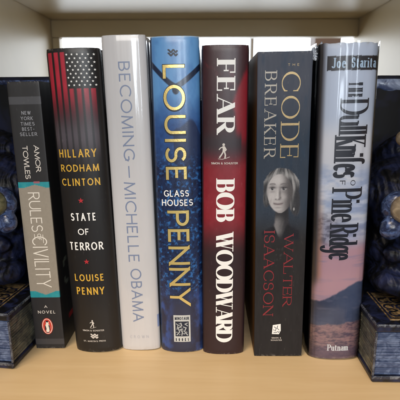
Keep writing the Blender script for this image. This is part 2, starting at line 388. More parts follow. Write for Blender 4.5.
def col_terror(x, y, z, w, h):
    c = flat(x, (25, 23, 24)) + (fbm(x * .3, z * .05, 5)[..., None] - .5) * 5
    sp = (y < 1)
    fade = ss(176, 214, z); haze = np.exp(-((z - 176) / 15) ** 2)
    for cx, top in ((-15.6, 234.6), (-10.6, 234.6), (-5.9, 234.6), (-1.2, 209.6), (4.1, 209.6), (9.1, 209.6), (13.9, 209.6)):
        m = ss(1.95, 1.35, np.abs(x - cx)) * (z < top) * sp
        red = mixc(flat(x, (150, 30, 48)), (188, 48, 66), fbm(x * .5, z * .12, 6))
        c = c * (1 - (m * fade)[..., None]) + red * (m * fade)[..., None]
        g = m * haze * .55 * (1 - fade * .6); c = c * (1 - g[..., None]) + np.array((112, 98, 106)) * g[..., None]
    g = haze * .34 * sp * ss(19, 12, np.abs(x)); c = mixc(c, (98, 96, 108), g)
    return c
def col_becoming(x, y, z, w, h):
    c = flat(x, (198, 196, 198)) + (fbm(x * .2, z * .04, 2)[..., None] - .5) * 5
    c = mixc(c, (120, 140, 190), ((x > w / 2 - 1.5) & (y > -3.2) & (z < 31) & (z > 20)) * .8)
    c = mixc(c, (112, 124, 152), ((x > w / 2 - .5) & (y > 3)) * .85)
    return c
def col_glass(x, y, z, w, h):
    top = np.array((98, 152, 206.)); c = flat(x, top)
    n1 = fbm(x * .12 + 3, z * .06, 11); c = mixc(c, (70, 118, 178), ss(.4, .75, n1) * .6)
    navy = flat(x, (22, 40, 78))
    n2 = fbm(x * .55, z * .5, 14, 5); n3 = fbm(x * .9, z * .8, 21, 4)
    navy = mixc(navy, (46, 104, 168), ss(.50, .72, n2)); navy = mixc(navy, (14, 20, 44), ss(.5, .3, n3) * .7)
    mnt = 176 + 9 * ss(-6, 12, x) + 4 * vnoise(x * .3, z * 0, 4) - 14 * ss(12, 20, x)
    f = ss(mnt + 3, mnt - 10, z); mid = mixc(flat(x, (54, 96, 158)), (32, 58, 108), fbm(x * .3, z * .25, 9))
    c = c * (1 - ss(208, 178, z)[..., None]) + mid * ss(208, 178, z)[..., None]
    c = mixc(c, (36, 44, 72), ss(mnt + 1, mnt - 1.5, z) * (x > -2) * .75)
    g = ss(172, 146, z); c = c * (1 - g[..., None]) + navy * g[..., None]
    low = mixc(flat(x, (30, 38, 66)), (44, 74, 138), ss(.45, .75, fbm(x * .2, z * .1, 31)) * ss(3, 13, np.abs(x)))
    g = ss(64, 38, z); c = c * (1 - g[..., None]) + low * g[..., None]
    rb = 211 + 18.0 * (np.abs(x - .5) / 19) ** 1.25 - np.where(x > 0, 2.0 * ss(0, 18, x), 0)
    d = np.abs(z - rb); c = mixc(c, (28, 40, 66), ss(2.7, 2.0, d))
    e = ((x - .5) / 2.6) ** 2 + ((z - 209.3) / 3.6) ** 2; c = mixc(c, (28, 40, 66), ss(1.2, .8, e))
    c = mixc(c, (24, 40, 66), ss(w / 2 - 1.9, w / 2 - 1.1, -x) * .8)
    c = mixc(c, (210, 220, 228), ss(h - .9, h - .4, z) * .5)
    return c
def col_fear(x, y, z, w, h):
    c = flat(x, (58, 31, 37)) + (fbm(x * .25, z * .1, 5)[..., None] - .5) * 14
    edge = 14.5 - 9.0 * ss(226, 192, z) + 3.5 * (vnoise(z * .12, x * 0, 3) - .5) + 5 * ss(186, 168, z)
    m = ss(edge - 1.5, edge + 1.8, x) * ss(229, 219, z) * ss(164, 178, z)
    c = mixc(c, (134, 27, 40), m * (.85 + .15 * fbm(x * .5, z * .3, 8)))
    c = mixc(c, (120, 40, 50), ss(.55, .8, fbm(x * .2 + z * .12, z * .1, 17)) * ss(200, 222, z) * .45)
    c = mixc(c, (50, 38, 44), ss(182, 172, z) * (x < 12))
    red = flat(x, (130, 32, 43)) + (fbm(x * .3, z * .2, 12)[..., None] - .5) * 18
    g = ss(171, 150, z); c = c * (1 - g[..., None]) + red * g[..., None]
    dk = flat(x, (44, 27, 32)); g = ss(118, 82, z); c = c * (1 - g[..., None]) + dk * g[..., None]
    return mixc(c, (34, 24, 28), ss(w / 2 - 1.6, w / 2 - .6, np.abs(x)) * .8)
def col_code(x, y, z, w, h):
    c = flat(x, (74, 78, 90)); c = mixc(c, (50, 59, 72), ss(212, 168, z)); c = mixc(c, (42, 40, 41), ss(125, 92, z))
    c = c + (fbm(x * .5, z * .12, 6)[..., None] - .5) * 8
    c = mixc(c, (38, 60, 84), ss(.5, .8, fbm(x * .2, z * .07, 16)) * ss(130, 170, z) * .3)
    c = np.where(((x < -w / 2 + .25) & (y > .3))[..., None], flat(x, (116, 80, 46)) * (.75 + .35 * ss(40, 200, z))[..., None], c)
    return c
def col_dull(x, y, z, w, h):
    c = flat(x, (180, 188, 203)); c = mixc(c, (205, 204, 208), ss(192, 172, z))
    wx = x + 9 * (fbm(x * .05, z * .08, 88, 3) - .5)
    cl = fbm(wx * .05, z * .13, 3, 6); c = mixc(c, (152, 165, 192), ss(162, 146, z) * ss(.38, .68, cl) * .85)
    c = mixc(c, (220, 220, 228), ss(160, 140, z) * ss(.50, .75, fbm(wx * .06, z * .18, 23, 6)) * .7)
    c = mixc(c, (132, 140, 170), ss(130, 108, z) * ss(.35, .7, fbm(wx * .05 + 2, z * .22, 33, 5)) * .75)
    c = mixc(c, (168, 158, 176), ss(112, 98, z) * .5)
    rk = fbm(x * .30, z * .42, 42, 6); rock = mixc(flat(x, (96, 92, 106)), (160, 156, 170), ss(.40, .66, rk))
    edge = 4 * (fbm(z * .25, x * .1, 8, 4) - .5) * 3
    g = ss(121, 114, z + edge) * ss(90, 97, z + edge) * ss(3, -9, x + edge); c = c * (1 - g[..., None] * .85) + rock * g[..., None] * .85
    st = fbm(x * .035, z * .34, 52, 5); pink = mixc(flat(x, (188, 148, 156)), (150, 134, 156), ss(.50, .68, st) * .8); pink = mixc(pink, (204, 160, 160), ss(80, 66, z) * .4)
    g = ss(101, 90, z + 3 * (fbm(x * .1, z * 0, 9) - .5)); c = c * (1 - g[..., None]) + pink * g[..., None]
    hill = 50 + 15.5 * ss(-17, 19, x) + 2.6 * (fbm(x * .22, z * 0, 61, 5) - .5)
    blue = mixc(flat(x, (60, 70, 96)), (86, 94, 118), fbm(x * .09, z * .16, 63, 6)); blue = mixc(blue, (46, 50, 72), ss(34, 46, z) * ss(4, -16, x) * .6)
    blue = mixc(blue, (104, 104, 124), ss(.56, .74, fbm(x * .12 + z * .1, z * .3, 65, 5)) * .45)
    g = ss(hill + 1.0, hill - 1.0, z); c = c * (1 - g[..., None]) + blue * g[..., None]
    sh = 29.5 + 4.0 * (fbm(x * .14, z * 0, 71, 5) - .5) + 2.5 * ss(-4, 18, x)
    gr = .5 * fbm(x * .10, z * .5, 73, 6) + .5 * fbm(x * .45, z * .9, 79, 5); low = mixc(flat(x, (160, 124, 124)), (98, 82, 96), ss(.36, .66, gr)); low = mixc(low, (186, 148, 138), ss(.50, .36, fbm(x * .2, z * .8, 83, 5)) * .5)
    low = mixc(low, (96, 80, 98), ss(15, 4, z) * .7)
    g = ss(sh + 1.0, sh - 1.0, z); c = c * (1 - g[..., None]) + low * g[..., None]
    c = mixc(c, (168, 116, 84), ss(-12, -17, x) * ss(150, 90, z) * ss(60, 72, z) * .75)
    c = mixc(c, (74, 72, 78), ss(-14.8, -18.6, x) * ss(56, 72, z) * .85)
    c = mixc(c, (30, 26, 32), (z > 221.6) * (z < 231.2) * (x > -15.5) * (x < 20.2) * .96)
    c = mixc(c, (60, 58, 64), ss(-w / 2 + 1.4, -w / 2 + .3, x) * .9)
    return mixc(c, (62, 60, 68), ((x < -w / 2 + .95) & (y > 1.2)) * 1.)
GROUPB = None
M_matte = printed('uncoated_black_cover', .5, .06, .3, spec=.35)
M_soft = printed('matte_jacket', .42, .14, .22, spec=.4)
M_gloss = printed('glossy_jacket', .28, .8, .07, .03, .08)
M_semi = printed('satin_jacket', .32, .4, .16)
M_flat = printed('flat_laminate_cover', .5, 0, .3, spec=.14)

white = simple('white_ink', rgb(240, 238, 234), .45)
offwhite = simple('warm_white_ink', rgb(206, 198, 190), .45)
gold = simple('yellow_ink', rgb(214, 168, 62), .4)
redink = simple('red_ink', rgb(176, 40, 48), .4)
darkred = simple('dark_red_ink', rgb(132, 38, 46), .4)
lav = simple('lavender_ink', rgb(122, 133, 160), .4)
foil = simple('gold_foil', rgb(236, 210, 134), .32, .6, bump=.2)
foil2 = simple('pale_gold_foil', rgb(166, 142, 98), .38, .3, bump=.2)
silver = simple('silver_ink', rgb(162, 154, 142), .4, .1)
black = simple('black_ink', rgb(30, 32, 44), .35)
cyan = simple('pale_blue_ink', rgb(168, 190, 210), .4)
grey = simple('grey_ink', rgb(150, 150, 156), .5)
nred = simple('logo_orange_red', rgb(198, 62, 50), .4)
line_art = simple('navy_ink', rgb(26, 34, 52), .4)

def sower(ink, cx, z0, s):
    """tiny striding figure with a cloak and an outstretched arm"""
    P = lambda pts: [(cx + a * s, z0 + b * s) for a, b in pts]
    ink.ellipse(cx + .1 * s, z0 + 10.6 * s, .95 * s, 1.05 * s, 12)
    ink.poly(P([(-.9, 9.4), (1.1, 9.5), (1.5, 6.6), (.9, 5.0), (-.8, 5.2), (-.6, 7.2)]))
    ink.line(P([(-.6, 8.9), (-2.2, 8.2), (-3.3, 6.9)]), .75 * s); ink.line(P([(1, 8.8), (2.0, 7.0), (1.2, 5.8)]), .7 * s)
    ink.line(P([(.8, 5.2), (1.4, 3.0), (1.1, .6)]), 1.05 * s); ink.line(P([(-.3, 5.2), (-1.5, 3.2), (-3.0, 1.0)]), 1.0 * s)
    ink.line(P([(-3.9, .3), (-1, -.1), (2.0, .7), (4.6, 1.7)]), .35 * s)
def waves(ink, cx, cz, s):
    for k in (-.5, .5):
        pts = [(cx + (i / 16 - .5) * 6.4 * s, cz + k * 2.1 * s + .75 * s * math.sin(i / 16 * 4 * math.pi + .6)) for i in range(17)]
        ink.line(pts, 1.15 * s)
def star(ink, cx, cz, r):
    pts = [(cx + (r if i % 2 == 0 else r * .42) * math.sin(i * math.pi / 5), cz + (r if i % 2 == 0 else r * .42) * math.cos(i * math.pi / 5)) for i in range(10)]
    for i in range(0, 10, 2): ink.add([(cx, cz), pts[i - 1], pts[i], pts[(i + 1) % 10]], [(0, 1, 2, 3)])
    ink.k -= 4

# ================= slim black and beige paperback
B = make_book('paperback_book', 'slim black paperback with a beige lower spine panel, leaning beside the left bookend', -131.6, .1, 1.12, 24.1, 215.1, 1., 6, col_rules, M_matte, 125, False)
i = Ink()
for s, z, xa, xb in (('NEW', 191.4, -3.6, 3.2), ('YORK', 187.4, -4.6, 4.4), ('TIMES', 183.4, -5.2, 5.4), ('BEST-', 179.6, -4.4, 5.0), ('SELLER', 175.8, -6.4, 6.6)):
    text(i, s, 'across', xa + .4, xb + .4, z, z + 2.6, .14, gap=.34)
lay(B, 'quote_lettering', i, grey)
i = Ink(); text(i, 'AMOR', 'down', 168.8, 148.6, 3.3, 7.2, .15, gap=.22); text(i, 'TOWLES', 'down', 168.8, 143.2, -5.4, -1.4, .15, gap=.14)
lay(B, 'author_lettering', i, offwhite)
i = Ink(); text(i, 'RULES', 'down', 132.8, 101.2, -5.0, 4.0, .085, gap=.18)
text(i, 'OF', 'down', 99.8, 94.2, -1.0, 2.0, .16, gap=.3); text(i, 'CIVILITY', 'down', 97.5, 54.6, -5.6, 6.3, .07, gap=.16)
i.line([(3.4, 99), (3.4, 92)], .5); i.line([(-3.2, 99.5), (-3.2, 95)], .5)
lay(B, 'title_lettering', i, simple('cream_ink', rgb(224, 216, 204), .4))
i = Ink(); text(i, 'A', 'across', -1.6, 1.0, 36.6, 38.8, .16); text(i, 'NOVEL', 'across', -7.2, 7.2, 31.6, 34.2, .16, gap=.5)
lay(B, 'novel_lettering', i, offwhite)
i = Ink(); i.ellipse(-.6, 20.2, 4.6, 7.3); lay(B, 'emblem_oval', i, nred)
i = Ink(); i.line([(-.6 + 3.9 * math.cos(a * math.pi / 15), 20.2 + 6.5 * math.sin(a * math.pi / 15)) for a in range(30)], .45, True)
i.ellipse(-.6, 18.7, 2.1, 3.9); i.ellipse(-.5, 23.4, 1.2, 1.7)
lay(B, 'emblem_bird', i, simple('cream_emblem', rgb(230, 222, 206), .4), .12)
i = Ink(); i.poly([(-2.7, 20.8), (-2.2, 21.4), (-1.5, 18.2), (-2.0, 15.8), (-2.7, 17.2)]); i.poly([(.3, 21.4), (1.3, 20.8), (1.5, 17.2), (.9, 15.8), (.8, 18.2)])
i.ellipse(-.5, 24.5, 1.0, .8); i.poly([(-1.6, 23.8), (-2.5, 23.5), (-1.5, 23.2)]); i.grid_rect(-1.9, .7, 14.4, 14.9)
lay(B, 'emblem_wings', i, black, .3)

# ================= flag-striped black hardcover
B = make_book('hardcover_book', 'black hardcover with fading red flag stripes and white stars at the head of its spine', -90.8, 1.5, 1.8, 38.5, 237.3, 8., 2., col_terror, M_soft, 150)
i = Ink()
for rw in range(9):
    z = 232.8 - rw * 2.62; nst = 6 if rw % 2 == 0 else 5
    for c in range(nst): star(i, -2.6 + c * 3.7 + (0 if rw % 2 == 0 else 1.85), z, .92)
lay(B, 'star_field', i, white)
for grp in ((('HILLARY', 160.2, 166.2, -15.8, 12.4), ('RODHAM', 149.6, 154.9, -15.4, 13.4), ('CLINTON', 138.9, 144.4, -15.7, 13.3)), (('LOUISE', 62.2, 68.0, -13.0, 10.4), ('PENNY', 50.8, 57.0, -12.4, 9.8))):
    i = Ink()
    for s, z0, z1, xa, xb in grp: text(i, s, 'across', xa, xb, z0, z1, .15, gap=.36)
    lay(B, 'author_lettering', i, gold)
i = Ink()
for s, z0, z1, xa, xb in (('STATE', 111.6, 117.7, -11.2, 8.4), ('OF', 100.4, 105.4, -6.6, 2.2), ('TERROR', 88.0, 94.4, -14.8, 11.8)):
    text(i, s, 'across', xa, xb, z0, z1, .145, gap=.32)
lay(B, 'title_lettering', i, white)
for z in (127.4, 78.5): i = Ink(); star(i, -1.95, z, 2.3); lay(B, 'divider_star', i, redink)
i = Ink(); sower(i, -1.9, 21.6, .62); text(i, 'SIMON & SCHUSTER', 'across', -10.6, 7.0, 18.8, 20.2, .16, gap=.25)
waves(i, -1.2, 14.6, .92); text(i, "ST. MARTIN'S PRESS", 'across', -10.6, 7.6, 9.4, 10.7, .16, gap=.25)
lay(B, 'publisher_mark', i, offwhite)

# ================= white glossy hardcover
B = make_book('hardcover_book', 'glossy white hardcover with thin lavender capitals running down its spine', -55.7, 2.6, 1.36, 32.1, 246.7, 5., 2.3, col_becoming, M_gloss, 150, True, (190, 188, 190))
i = Ink(); text(i, 'BECOMING', 'down', 228.6, 157.8, -4.2, 4.2, .115, gap=.34); lay(B, 'title_lettering', i, lav)
i = Ink(); i.line([(-.9, 153.5), (-.9, 144.6)], .9); text(i, 'MICHELLE', 'down', 141.2, 77.0, -5.4, 3.2, .115, gap=.30)
text(i, 'OBAMA', 'down', 71.6, 25.9, -4.7, 4.0, .115, gap=.30); lay(B, 'author_lettering', i, lav)
i = Ink(); text(i, 'CROWN', 'across', -8.2, 7.0, 11.0, 13.4, .10, gap=.7); lay(B, 'publisher_mark', i, simple('pale_grey_ink', rgb(172, 172, 180), .5))

# ================= blue hardcover with gold capitals
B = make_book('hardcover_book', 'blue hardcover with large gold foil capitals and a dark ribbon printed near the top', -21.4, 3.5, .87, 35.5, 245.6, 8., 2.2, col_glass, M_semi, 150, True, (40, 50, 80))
i = Ink(); waves(i, -1.0, 234.3, 1.05); lay(B, 'publisher_wave_mark', i, line_art)
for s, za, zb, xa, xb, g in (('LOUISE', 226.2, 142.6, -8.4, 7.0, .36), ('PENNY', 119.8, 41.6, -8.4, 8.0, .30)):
    i = Ink(); text(i, s, 'down', za + .5, zb - .5, xa - .5, xb + .5, .165, gap=g - .065); lay(B, 'lettering_outline', i, line_art, .06)  # printed dark outline around the gold capitals
    i = Ink(); text(i, s, 'down', za, zb, xa, xb, .135, gap=g); lay(B, 'author_lettering', i, foil, .28)
i = Ink(); text(i, 'GLASS', 'across', -10.6, 8.4, 130.6, 135.6, .15, gap=.30); text(i, 'HOUSES', 'across', -12.4, 11.2, 123.4, 128.4, .15, gap=.30)
lay(B, 'title_lettering', i, white)
i = Ink(); i.grid_rect(-6.2, 7.3, 9.4, 33.0); lay(B, 'publisher_plate', i, simple('plate_ink', rgb(196, 196, 192), .5))
i = Ink(); i.grid_rect(-4.9, 6.0, 14.4, 27.6); text(i, 'MINOTAUR', 'across', -5.2, 6.3, 29.0, 31.6, .17, gap=.26); text(i, 'BOOKS', 'across', -4.8, 5.8, 10.2, 12.8, .18, gap=.75)
lay(B, 'plate_panel', i, line_art, .2)
i = Ink(); rr = random.Random(8)
i.line([(-3.8, 15.6), (-1.5, 18.5), (-2.5, 22), (.4, 24), (-.4, 26.6)], .8); i.line([(5, 15.4), (2.5, 19), (3.8, 22), (1.4, 23)], .8)
i.line([(-4.2, 25.8), (-2.6, 24.6), (-3.6, 20.5)], .6); i.line([(.2, 15.2), (.8, 18.4), (-.8, 20.4), (1.4, 21.2)], .8); i.line([(5.2, 26.4), (3, 25.4), (5.2, 23.6)], .7)
for k in range(12):
    a, z = rr.uniform(-4, 4.6), rr.uniform(15.4, 26); t = rr.uniform(0, 3.1); i.line([(a, z), (a + math.cos(t) * 1.5, z + math.sin(t) * 1.3)], .45)
lay(B, 'plate_engraving', i, simple('plate_line_ink', rgb(178, 180, 180), .5), .42)

# ================= dark red hardcover
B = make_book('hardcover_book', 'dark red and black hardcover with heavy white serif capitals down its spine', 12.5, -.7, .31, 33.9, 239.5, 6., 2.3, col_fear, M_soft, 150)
i = Ink(); text(i, 'FEAR', 'down', 229.4, 178.3, -6.0, 7.0, .25, .055, .08, gap=.40); lay(B, 'title_lettering', i, white)
i = Ink(); text(i, 'BOB', 'down', 144.4, 111.8, -6.2, 7.4, .26, .05, .07, gap=.26)
text(i, 'WOODWARD', 'down', 103.4, 11.0, -6.2, 7.0, .25, .05, .06, gap=.20); lay(B, 'author_lettering', i, white)
i = Ink(); sower(i, -1.0, 159.6, 1.0); text(i, 'SIMON & SCHUSTER', 'across', -10.0, 9.6, 155.8, 157.3, .18, gap=.25)
lay(B, 'publisher_mark', i, offwhite)

# ================= slate book with a portrait
B = make_book('square_backed_book', 'slate grey square-backed book with a portrait of a fair-haired woman on its spine', 56.4, -7.4, .95, 38.3, 234.6, 1., 6, col_code, M_flat, 150, False)
i = Ink(); text(i, 'CODE', 'down', 221.0, 160.2, -2.0, 11.2, .125, .04, .09, gap=.36); lay(B, 'title_lettering', i, foil2)
i = Ink(); text(i, 'BREAKER', 'down', 221.2, 161.0, -13.8, -5.4, .13, .05, .10, gap=.44); lay(B, 'title_lettering', i, silver)
i = Ink(); text(i, 'THE', 'across', 2.0, 9.8, 224.8, 226.4, .11, gap=1.2); lay(B, 'title_lettering', i, foil2)
i = Ink(); text(i, 'WALTER', 'down', 102.6, 43.8, 2.6, 9.6, .13, .06, .09, gap=.30)
text(i, 'ISAACSON', 'down', 105.2, 35.8, -12.6, -4.6, .13, .06, .09, gap=.34); lay(B, 'author_lettering', i, darkred)
i = Ink(); i.poly([(-5.2, 19.6), (-4.6, 27.4), (1.6, 28.4), (1.8, 22.6), (.4, 19.4)]); lay(B, 'publisher_mark', i, white)
i = Ink()
for q in ([(-3.6, 26), (-1.8, 24.6), (-2.6, 22)], [(-.6, 27), (-1.2, 24.8), (.6, 23)], [(-3.9, 21), (-2, 20.8), (-.2, 22)], [(-.2, 20.6), (.8, 22)], [(-4, 23.6), (-3.2, 22.6)]): i.line(q, .45)
lay(B, 'publisher_mark_lines', i, line_art, .16)
i = Ink()
for z, s, xa, xb in ((15.6, 'SIMON &', -5.4, 2.2), (13.6, 'SCHUSTER', -6.0, 2.8)): text(i, s, 'across', xa, xb, z, z + 1.2, .18, gap=.3)
lay(B, 'publisher_lettering', i, offwhite)

def portrait_patch(B):
    x0, x1, z0, z1, st = -15.6, 15.2, 97, 158, .28
    xs = np.arange(x0, x1, st); zs = np.arange(z0, z1, st); x, z = np.meshgrid(xs, zs)
    el = lambda cx, cz, rx, rz, rot=0: np.sqrt((((x - cx) * math.cos(rot) + (z - cz) * math.sin(rot)) / rx) ** 2 + ((-(x - cx) * math.sin(rot) + (z - cz) * math.cos(rot)) / rz) ** 2)
    bg = col_code(x, x * 0 - 1, z, 38.3, 234.6); c = bg.copy(); sh = lambda e, a=.12: ss(1 + a, 1 - a, e)
    c = mixc(c, (44, 46, 56), ss(108, 100, z) * 0)
    u = x + 1.2                                     # head axis; the face is turned a little to the left
    # neck, shoulder line, dark jacket
    nk = ss(1.1, .75, np.abs(x - .4) / (5.6 + .35 * np.clip(112 - z, 0, 20) - .05 * np.clip(z - 112, 0, 9))) * (z < 126) * ss(98.5, 106, z); ncol = mixc(flat(x, (132, 124, 128)), (50, 48, 56), ss(-3.5, 3.5, x)); ncol = mixc(ncol, (42, 41, 48), ss(112, 119, z) * .85); ncol = mixc(ncol, (112, 106, 110), np.exp(-((x - 1.2 + (112 - z) * .25) / .7) ** 2) * ss(116, 110, z) * .35); lapel = ss(-.5, .8, np.abs(x + .6) - (1.0 + .38 * np.clip(z - 100, 0, 30))); ncol = mixc(ncol, (34, 34, 40), lapel * ss(112, 108, z))
    c = c * (1 - nk[..., None]) + ncol * nk[..., None]
    c = mixc(c, (34, 34, 42), ss(0, 2.2, x - (2.5 - (112 - z) * .1)) * ss(114, 103, z + .55 * np.abs(x - 6)) * .9)
    sho = ss(-1.2, .8, 109.5 - .42 * np.abs(x) ** 1.05 - z + 2.2) * ss(98, 103, z) * (np.abs(x + .6) > 1); c = mixc(c, (33, 33, 39), sho * .75 * ss(.5, 2, np.abs(x + .6) - (1.0 + .38 * np.clip(z - 100, 0, 30))))
    # hair: soft mass with an off-centre parting, tucked behind the jaw
    wob = (fbm(x * .5, z * .5, 91, 3) - .5) * .10
    hair = np.maximum(ss(1.04, .95, el(-.6, 139.0, 13.2, 14.2) + wob), np.maximum(ss(1.15, .75, el(-10.0, 134.0, 3.6, 10.0, -.16) + wob), ss(1.10, .80, el(9.2, 129.5, 4.6, 13.0, .14) + wob)))
    ang = np.arctan2(z - 150.5, x - .6); rad = np.hypot((x - .6), (z - 150.5) * .9)
    pq = (x - .6) / (15 * np.sqrt(np.clip(1 - ((z - 131) / 24.5) ** 2, .03, 1)))
    strand = .65 * fbm(pq * 11 + 40, z * .05, 5, 4) + .35 * fbm(pq * 5, z * .12, 15, 2)
    hc = mixc(flat(x, (52, 53, 60)), (170, 166, 166), ss(.34, .70, strand)); hc = mixc(hc, (46, 46, 54), ss(140, 124, z) * .45); hc = mixc(hc, (214, 208, 204), np.exp(-((z - 148.5 + .03 * x * x) / 2.4) ** 2) * .45); hc = mixc(hc, (58, 58, 68), ss(124, 114, z) * .6 + ss(8.5, 14, x) * .35)
    hc = mixc(hc, (48, 46, 56), ss(1.5, .2, np.abs(x - .6 - (154 - z) * .12)) * ss(146, 150, z) * .4)
    c = c * (1 - hair[..., None]) + hc * hair[..., None]
    # face outline: forehead oval narrowing to the chin
    hw = 10.4 * np.sqrt(np.clip(1 - ((z - 137.5) / 13.5) ** 2, 0, 1)) ; hw = np.where(z < 137.5, 10.4 * np.clip(1 - ((137.5 - z) / 18.6) ** 3.0, 0, 1) ** .72 * (1 - .10 * ss(137, 126, z)), hw)
    cx = -1.6 + .03 * (137.5 - z)
    fc = ss(.6, -.9, np.abs(x - cx) - hw) * (z > 119.4) * (z < 150.9)
    lit = ss(7.5, -1.0, x - cx) * .95 + .05
    skin = mixc(flat(x, (84, 76, 80)), (206, 194, 192), lit); skin = mixc(skin, (150, 138, 142), ss(-7.0, -10.6, x - cx) * .75)
    skin = mixc(skin, (224, 212, 210), np.exp(-((x + 3.2) / 4.5) ** 2 - ((z - 144) / 3.2) ** 2) * .7)
    skin = mixc(skin, (224, 210, 208), np.exp(-((x + 7.2) / 2.2) ** 2 - ((z - 131.5) / 2.6) ** 2) * .6 + np.exp(-((x - 1.6) / 2.2) ** 2 - ((z - 131.5) / 2.6) ** 2) * .5)
    skin = mixc(skin, (140, 126, 130), ss(122.5, 119.2, z) * .5)
    c = c * (1 - fc[..., None]) + skin * fc[..., None]
    # locks sweeping from the parting over both temples
    r1 = np.hypot((x - 3.2) / 12.6, (z - 136.0) / 14.6); r2 = np.hypot((x + 3.6) / 12.4, (z - 134.5) / 15.6)
    lockR = ss(.93, 1.0, np.hypot((x + 2.8) / 11.2, (z - 134.8) / 14.2)) * ss(-1, 1.2, x - .6) * (z > 122) * hair
    lockL = ss(.93, 1.0, np.hypot((x + 1.6) / 9.9, (z - 135.6) / 13.6)) * ss(1.2, -1, x - .6) * (z > 128) * hair
    lk = np.maximum(lockR, lockL); c = c * (1 - lk[..., None]) + hc * lk[..., None]
    g2 = lambda ax, az, rx, rz: np.exp(-((x - ax) / rx) ** 2 - ((z - az) / rz) ** 2)
    for ex, q in ((-7.0, .86), (1.4, 1.0)):
        c = mixc(c, (84, 74, 80), g2(ex, 139.0, 2.9 * q, 1.6) * .6); c = mixc(c, (140, 126, 132), g2(ex, 135.6, 2.6 * q, .8) * .45)
        c = mixc(c, (190, 184, 186), sh(el(ex, 137.6, 2.1 * q, .85), .4) * .75); c = mixc(c, (48, 48, 58), sh(el(ex - .15, 137.75, .95 * q, .92), .35) * .95)
        c = mixc(c, (44, 38, 46), g2(ex, 138.55 - .05 * 0, 2.2 * q, .38)); bz = 141.5 - .07 * (x - ex) ** 2; c = mixc(c, (104, 92, 96), np.exp(-((z - bz) / .5) ** 2) * ss(3.3 * q, 1.6, np.abs(x - ex)) * .75)
        c = mixc(c, (235, 232, 232), g2(ex + .25, 138.1, .28, .25) * .8)
    c = mixc(c, (104, 92, 96), g2(-1.5, 134.2, .9, 4.2) * .7); c = mixc(c, (92, 80, 84), g2(-1.1, 130.9, .8, 1.0) * .6); c = mixc(c, (228, 216, 214), g2(-3.2, 133.6, .7, 3.4) * .7); c = mixc(c, (232, 222, 220), g2(-3.5, 131.2, 1.0, .8) * .6)
    c = mixc(c, (84, 70, 76), g2(-4.4, 129.9, .6, .35) * .8 + g2(-2.0, 129.9, .7, .38) * .8); c = mixc(c, (134, 120, 124), g2(-3.0, 129.3, 2.4, .5) * .5)
    mz = 126.0 + .055 * (x + 2.6) ** 2
    inm = ss(4.4, 2.6, np.abs(x + 2.6)); c = mixc(c, (136, 102, 108), np.exp(-((z - mz) / .95) ** 2) * inm * .7); c = mixc(c, (84, 66, 74), np.exp(-((z - mz - .1) / .24) ** 2) * inm * .8)
    c = mixc(c, (206, 180, 182), g2(-2.8, 125.2, 2.0, .35) * .6); c = mixc(c, (128, 112, 118), g2(-2.6, 123.4, 2.4, .6) * .5); c = mixc(c, (210, 198, 196), g2(-3.4, 121.8, 2.2, 1.0) * .5)
    for s_, xx in ((-1, -8.0), (1, 2.9)): c = mixc(c, (134, 118, 122), np.exp(-((x - xx - s_ * (129 - z) * .22) / .55) ** 2 - ((z - 128.4) / 2.2) ** 2) * .3)
    c = mixc(c, (216, 212, 208), sh(el(9.2, 122.2, .6, 1.2), .4) * .75)
    gy = c.mean(-1, keepdims=True); wg = np.clip(np.maximum(np.maximum(hair, fc), nk), 0, 1)[..., None]; c2 = (c * .45 + gy * .55 * np.array((.99, 1., 1.02))); c2 = np.where(gy > 60, 60 + (c2 - 60) * .78, c2); c = c * (1 - wg) + c2 * wg
    c = c + (fbm(x * 2.2, z * 2.2, 77)[..., None] - .5) * 14
    # fade into the cover at the patch's border
    e = ss(0, 2.5, np.minimum(np.minimum(x - x0, xs[-1] - x), np.minimum(z - z0, zs[-1] - z))); c = bg * (1 - e[..., None]) + c * e[..., None]
    n_, m_ = x.shape
    yy = np.vectorize(lambda a: spine_y(a, B.w, B.b, B.n))(xs) - .06
    v = np.zeros((n_, m_, 3)); v[..., 0] = x; v[..., 1] = yy[None, :]; v[..., 2] = z
    F = [(a * m_ + k, a * m_ + k + 1, (a + 1) * m_ + k + 1, (a + 1) * m_ + k) for a in range(n_ - 1) for k in range(m_ - 1)]
    mesh_obj('portrait', v.reshape(-1, 3) * 1e-3, F, M_flat, B.jacket, True, lin(np.clip(c, 0, 255) / 255).reshape(-1, 3))
portrait_patch(B)

# ================= landscape hardcover in a clear wrapper
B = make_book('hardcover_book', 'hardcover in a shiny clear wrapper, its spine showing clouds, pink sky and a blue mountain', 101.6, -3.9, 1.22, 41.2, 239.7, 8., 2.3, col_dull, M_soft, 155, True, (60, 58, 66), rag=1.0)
i = Ink(); text(i, 'Joe', 'across', -12.6, -3.2, 223.2, 230.0, .15, .08, .05, gap=.26); text(i, 'Starita', 'across', .6, 18.4, 223.2, 230.0, .15, .08, .05, gap=.24)
lay(B, 'author_lettering', i, cyan)
i = Ink(); text(i, 'THE', 'down', 213.6, 203.4, -.6, 9.4, .12, .05, .03, gap=.26)
text(i, 'Dull', 'down', 201.8, 177.6, -5.8, 14.6, .118, .045, .05, gap=.13)
text(i, 'Knifes', 'down', 176.4, 146.4, -8.2, 14.0, .115, .045, .05, gap=.10)
text(i, 'O', 'down', 144.8, 140.8, 4.4, 8.0, .16, .08); text(i, 'F', 'down', 144.6, 141.0, -3.4, .6, .16, .1)
text(i, 'Pine', 'down', 138.6, 113.2, -8.4, 13.4, .112, .045, .05, gap=.13)
text(i, 'Ridge', 'down', 111.4, 83.4, -8.8, 12.2, .112, .045, .05, gap=.11)
lay(B, 'title_lettering', i, black)
i = Ink(); text(i, 'Putnam', 'across', -6.6, 9.6, 7.4, 12.8, .15, .06, .08, gap=.22); lay(B, 'publisher_lettering', i, white)

